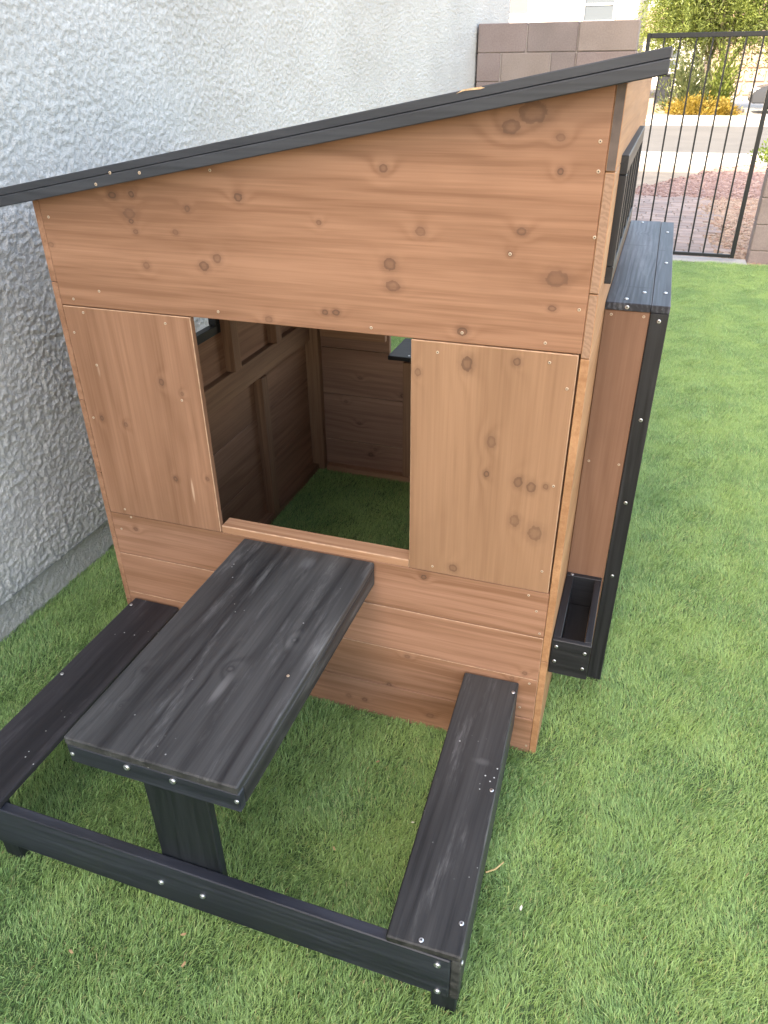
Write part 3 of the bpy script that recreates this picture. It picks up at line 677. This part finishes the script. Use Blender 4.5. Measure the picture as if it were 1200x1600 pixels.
def bush(name, loc, rx, ry, h, n, L, Wd, mat, label, cat, group=None, clumps=26, up=.5):
    r = empty(name, loc, label, cat, group)
    cc = unit(rng.normal(size=(clumps, 3)))*rng.uniform(.35, .95, (clumps,1)); cc[:,2] = np.abs(cc[:,2])
    i = rng.integers(0, clumps, n); P = cc[i] + rng.normal(size=(n,3))*.17; P[:,2] = np.abs(P[:,2])
    d = unit(P*np.array([1,1,.6]) + rng.normal(size=(n,3))*.5 + np.array([0,0,up]))
    leaves('foliage', P*np.array([rx, ry, h*.85]), d, L, Wd, mat, r)
    bm = bmesh.new()
    for k in range(9):
        q = cc[k]*np.array([rx, ry, h])*.85; cyl(bm, (q[0]*.12, q[1]*.12, -.03), tuple(q), .02, .005, 5)
    me = finish(bm, 'stems'); me.materials.append(m_bark); link('stems', me, (), r); return r
m_yel = leaf_mat('yellow_bloom', (.20,.135,.015), (.31,.22,.04)); m_gry = leaf_mat('sage_leaf', (.07,.095,.035), (.16,.18,.07)); m_pv = leaf_mat('palo_verde_leaf', (.08,.115,.02), (.20,.24,.05)); m_shr = leaf_mat('bright_leaf', (.06,.11,.015), (.16,.21,.03))
bush('flowering_shrub', (1.75, 26.4, .0), .75, .6, .55, 2600, .09, .022, m_yel, 'low orange yellow flowering shrub under the tall sage bush', 'shrub', clumps=30)
bush('flowering_shrub', (2.75, 26.6, .0), .42, .5, .52, 1500, .09, .022, m_yel, 'smaller bright yellow flowering shrub beside the driveway across the street', 'shrub', clumps=20)
bush('sage_bush', (1.55, 27.6, .0), .75, .7, 2.0, 3800, .13, .025, m_gry, 'tall grey green bush behind the orange yellow shrub', 'bush', up=.9)
bush('sage_bush', (2.45, 28.0, .0), .6, .7, 1.9, 2600, .13, .03, m_pv, 'tall yellow green bush below the palo verde crown', 'bush', up=.9)
bush('leafy_shrub', (2.98, 13.35, .0), .42, .4, .50, 1500, .06, .017, m_shr, 'bright green shrub beside the kerb near the block wall', 'shrub')
tree = empty('palo_verde_tree', (2.3, 29.2, -.03), 'airy yellow green palo verde tree across the street', 'tree')
bm = bmesh.new(); tips = []
def grow(p, d, r, ln, lev):
    q = p + d*ln; cyl(bm, p, q, r, r*.7, 6, False)
    if lev == 0: tips.append((q, d)); return
    for k in range(3 if lev > 1 else 4):
        nd = (d + Vector((random.uniform(-1,1), random.uniform(-1,1), random.uniform(-.35,.6)))*.75).normalized(); grow(q, nd, r*.62, ln*random.uniform(.62, .85), lev-1)
for k in range(4):
    a_ = k*1.57+.4; grow(Vector((0,0,0)), Vector((math.cos(a_)*.35, math.sin(a_)*.35, 1)).normalized(), .09, 1.55, 4)
me = finish(bm, 'trunk'); me.materials.append(m_bark); link('trunk', me, (), tree)
TP = np.array([tuple(a) for a, b in tips]); TD = np.array([tuple(b) for a, b in tips])
TP = np.concatenate([TP, TP[rng.integers(0, len(TP), 1300)]*np.array([1.05,1.05,1])*np.stack([np.ones(1300), np.ones(1300), rng.uniform(.5,.95,1300)], 1)]); TD = np.concatenate([TD, TD[rng.integers(0, len(TD), 1300)]])
ppt = []; pdd = []
for p_, d_ in zip(TP, TD):      # drooping strands of small leaflets
    n = 34; s_ = np.linspace(0, 1, n)[:,None]; dr = unit(d_ + rng.normal(size=3)*.7)
    c_ = p_ + dr*s_*.8 + np.array([0,0,-.75])*s_**2; ppt.append(c_ + rng.normal(size=(n,3))*.05); pdd.append(unit(dr + rng.normal(size=(n,3))*.6 + np.array([0,0,-.5])))
leaves('crown', np.concatenate(ppt), np.concatenate(pdd), .14, .017, m_pv, tree)

# ------------------------------------------------------------------ houses across the street
m_cream = plain('cream_stucco', (.48,.42,.32), .9, 0, .05, 2); m_white = plain('white_stucco', (.72,.69,.64), .9, 0, .04, 2); m_tan = plain('tan_stucco', (.26,.20,.155), .9, 0, .06, 2)
m_trim = plain('white_trim', (.75,.73,.70), .7); m_glass = plain('window_glass', (.10,.12,.14), .08, 0); m_tile = plain('roof_tile', (.30,.19,.14), .85, 0, .2, 6); m_door = plain('garage_door_paint', (.34,.25,.19), .7, 0, .05, 3)
def wwindow(root, x0, x1, y, z0, z1):
    f = board('window', root, (x0, x1, y-.08, y+.02, z0, z0+.10), m_trim, .01); board('frame', f, (x0, x1, y-.08, y+.02, z1-.10, z1), m_trim, .01)
    board('frame', f, (x0, x0+.1, y-.078, y+.02, z0+.101, z1-.101), m_trim, .01); board('frame', f, (x1-.1, x1, y-.078, y+.02, z0+.101, z1-.101), m_trim, .01)
    board('frame', f, (x0+.101, x1-.101, y-.06, y+.02, (z0+z1)/2-.04, (z0+z1)/2+.04), m_trim, .005); board('pane', f, (x0+.1, x1-.1, y-.03, y-.02, z0+.1, z1-.1), m_glass, 0)
def gable_roof(root, x0, x1, y0, y1, z, h):
    l = root.location; bm = bmesh.new(); xm = (x0+x1)/2; o = .4
    P = [(x0-o,y0-o,z),(x1+o,y0-o,z),(x1+o,y1+o,z),(x0-o,y1+o,z),(x0-o,(y0+y1)/2,z+h),(x1+o,(y0+y1)/2,z+h)]
    v = [bm.verts.new((a-l.x,b-l.y,c-l.z)) for a,b,c in P]
    for f in ((0,1,5,4),(2,3,4,5),(1,2,5),(3,0,4),(0,3,2,1)): bm.faces.new([v[i] for i in f])
    me = finish(bm, 'roof'); me.materials.append(m_tile); return link('roof', me, (), root)
h1 = empty('neighbour_house', (-6.0, 43, 0), 'sunlit cream house with white trimmed upper window beyond the block wall', 'house')
board('wall', h1, (-14, -3.75, 38.6, 47, -.2, 6.2), m_white, .02); board('wall', h1, (-3.748, -.80, 38.0, 46.9, -.2, 6.1), m_cream, .02)
wwindow(h1, -3.15, -1.75, 38.0, 2.85, 4.2); wwindow(h1, -6.9, -5.5, 38.6, 3.2, 4.6); wwindow(h1, -3.1, -1.8, 38.0, .9, 2.0); gable_roof(h1, -14, -.8, 38, 47, 6.25, 1.8)
h2 = empty('garage_house', (8, 44, 0), 'tan stucco house with pale panelled garage door across the street', 'house')
board('wall', h2, (2.4, 3.1, 40.5, 49, -.2, 3.0), m_tan, .02); board('wall', h2, (3.1, 8.6, 40.5, 49, 2.22, 3.0), m_tan, .02); board('wall', h2, (8.6, 15, 40.5, 49, -.2, 3.0), m_tan, .02)
gable_roof(h2, 2.4, 15, 40.5, 49, 3.02, 1.9)
gd = board('garage_door', h2, (3.1, 8.6, 40.72, 40.80, -.1, 2.21), m_door, 0)
for r_ in range(4):
    for c_ in range(6):
        x0 = 3.18+c_*.9; z0 = .06+r_*.54; board('door_panel', gd, (x0, x0+.82, 40.66, 40.719, z0, z0+.44), m_door, .025)
h3 = empty('far_house', (1.0, 60, 0), 'distant pale house glimpsed between the cream house and the tree', 'house')
board('wall', h3, (-5, 6, 58, 66, -.2, 3.0), m_white, .02); gable_roof(h3, -5, 6, 58, 66, 3.02, 1.5); wwindow(h3, -.2, 1.2, 58, .9, 2.1)

# ------------------------------------------------------------------ car on the driveway across
car = empty('parked_car', (5.6, 27.0, .04), 'dark grey sedan parked at the driveway mouth across the street', 'car')
m_car = plain('dark_car_paint', (.035,.036,.042), .25, .3); m_tyre = plain('tyre_rubber', (.015,.015,.015), .8); m_rim = plain('alloy', (.45,.45,.46), .35, .9); m_lamp = plain('lamp_lens', (.6,.6,.58), .15)
prof = [(-2.2,.28),(-2.24,.45),(-2.18,.62),(-1.95,.72),(-1.0,.86),(-.75,.88),(.95,.93),(1.75,.95),(2.15,.90),(2.24,.6),(2.18,.28)]
cab = [(-.95,.86),(-.25,1.36),(.15,1.44),(.75,1.42),(1.25,1.28),(1.8,.94)]
def loft(name, pr, half, taper, mat, parent):
    bm = bmesh.new(); rows = []
    zs_ = [z for _, z in pr]; z0, z1 = min(zs_), max(zs_)
    for sgn in (-1, 1): rows.append([bm.verts.new((x, sgn*(half-taper*((z-z0)/(z1-z0))**1.5), z)) for x, z in pr])
    bm.faces.new(rows[0]); bm.faces.new(rows[1][::-1]); n = len(pr)
    for i in range(n): bm.faces.new((rows[0][i], rows[1][i], rows[1][(i+1)%n], rows[0][(i+1)%n]))
    me = finish(bm, name, .03, segs=2); me.materials.append(mat); return link(name, me, (), parent)
loft('body', prof, .88, .06, m_car, car); cb_ = loft('cabin', cab, .80, .16, m_car, car)
loft('side_glass', [(-.72,.93),(-.18,1.31),(.15,1.37),(.7,1.35),(1.1,1.24),(1.5,.96)], .815, .145, m_glass, cb_)
for wx in (-1.38, 1.36):
    for sy in (-1, 1):
        bm = bmesh.new(); cyl(bm, (wx, sy*.68, .31), (wx, sy*.90, .31), .32, n=20); me = finish(bm, 'wheel', .02); me.materials.append(m_tyre); wl = link('wheel', me, (), car)
        bm = bmesh.new(); cyl(bm, (wx, sy*.901, .31), (wx, sy*.915, .31), .21, n=16); me = finish(bm, 'rim', .005); me.materials.append(m_rim); link('rim', me, (), wl)
for sy in (-1, 1):
    bm = bmesh.new(); bm_box(bm, -2.235, -2.0, sy*.62-.16, sy*.62+.16, .55, .68); me = finish(bm, 'headlight', .02); me.materials.append(m_lamp); link('headlight', me, (), car)
bn = empty('wheeled_bin', (.75, 33.0, -.03), 'dark wheeled refuse bin standing by the houses across the street', 'bin')
m_bin = plain('bin_plastic', (.03,.035,.045), .5)
bm = bmesh.new(); v = bm_box(bm, -.28, .28, -.3, .3, .06, .98)
for k in v[:4]: k.co.x *= .8; k.co.y *= .75
me = finish(bm, 'body', .02); me.materials.append(m_bin); link('body', me, (), bn)
bm = bmesh.new(); bm_box(bm, -.31, .31, -.34, .34, .981, 1.06); me = finish(bm, 'lid', .03); me.materials.append(m_bin); link('lid', me, (), bn)
for sx in (-1, 1):
    bm = bmesh.new(); cyl(bm, (sx*.24, .26, .12), (sx*.29, .26, .12), .12, n=14); me = finish(bm, 'wheel'); me.materials.append(m_tyre); link('wheel', me, (), bn)

# ------------------------------------------------------------------ litter on the turf
m_straw = plain('dry_straw', (.55,.38,.17), .8); m_leaf = plain('dry_leaf', (.42,.26,.13), .85, 0, .2, 80); m_pale = plain('pale_fluff', (.72,.66,.55), .9)
q0 = on_z(759,1363,.030); q1 = on_z(774,1358,.036); q2 = on_z(787,1347,.034)
bm = bmesh.new(); cyl(bm, q0, q1, .0016, .0018, 6); cyl(bm, q1, q2, .0018, .0011, 6)
me = finish(bm, 'straw'); me.materials.append(m_straw); tag(link('straw_stalk', me), 'bent straw coloured stalk lying on the turf beside the worn bench', 'stalk')
def scrap(px, py, s, mat, label, cat='leaf'):
    c_ = on_z(px, py, .031); bm = bmesh.new(); n = 9
    a0 = random.random()*6; vs = []
    for i in range(n):
        a_ = 2*math.pi*i/n; r_ = s*(1 if i % 2 else .75)*random.uniform(.8,1.1); x = r_*math.cos(a_)*1.5; y = r_*math.sin(a_)*.6
        vs.append(bm.verts.new((c_.x+x*math.cos(a0)-y*math.sin(a0), c_.y+x*math.sin(a0)+y*math.cos(a0), c_.z+x*x*18)))
    top = bm.faces.new(vs); g = bmesh.ops.extrude_face_region(bm, geom=[top])
    for v_ in g['geom']:
        if isinstance(v_, bmesh.types.BMVert): v_.co.z += .0012
    me = finish(bm, 'scrap'); me.materials.append(mat); tag(link('leaf_scrap' if cat == 'leaf' else 'fluff', me), label, cat)
scrap(111,1487,.005,m_leaf,'dry tan leaf scrap on the turf in front of the left end of the rail'); scrap(287,1507,.005,m_leaf,'curled dry leaf scrap on the turf before the middle of the rail')
scrap(287,1460,.0045,m_leaf,'small dry leaf scrap close under the bolted front rail'); scrap(334,1276,.006,m_leaf,'brown leaf scrap on the turf right of the table leg')
scrap(590,1190,.004,m_leaf,'reddish leaf scrap on the turf between table and worn bench'); scrap(522,1326,.004,m_leaf,'thin brown leaf scrap on the turf inside the bench frame')
scrap(814,1419,.005,m_pale,'pale bit of fluff on the turf outside the worn bench','fluff'); scrap(645,1285,.003,m_pale,'tiny cream crumb on the turf at the inner edge of the worn bench','fluff')
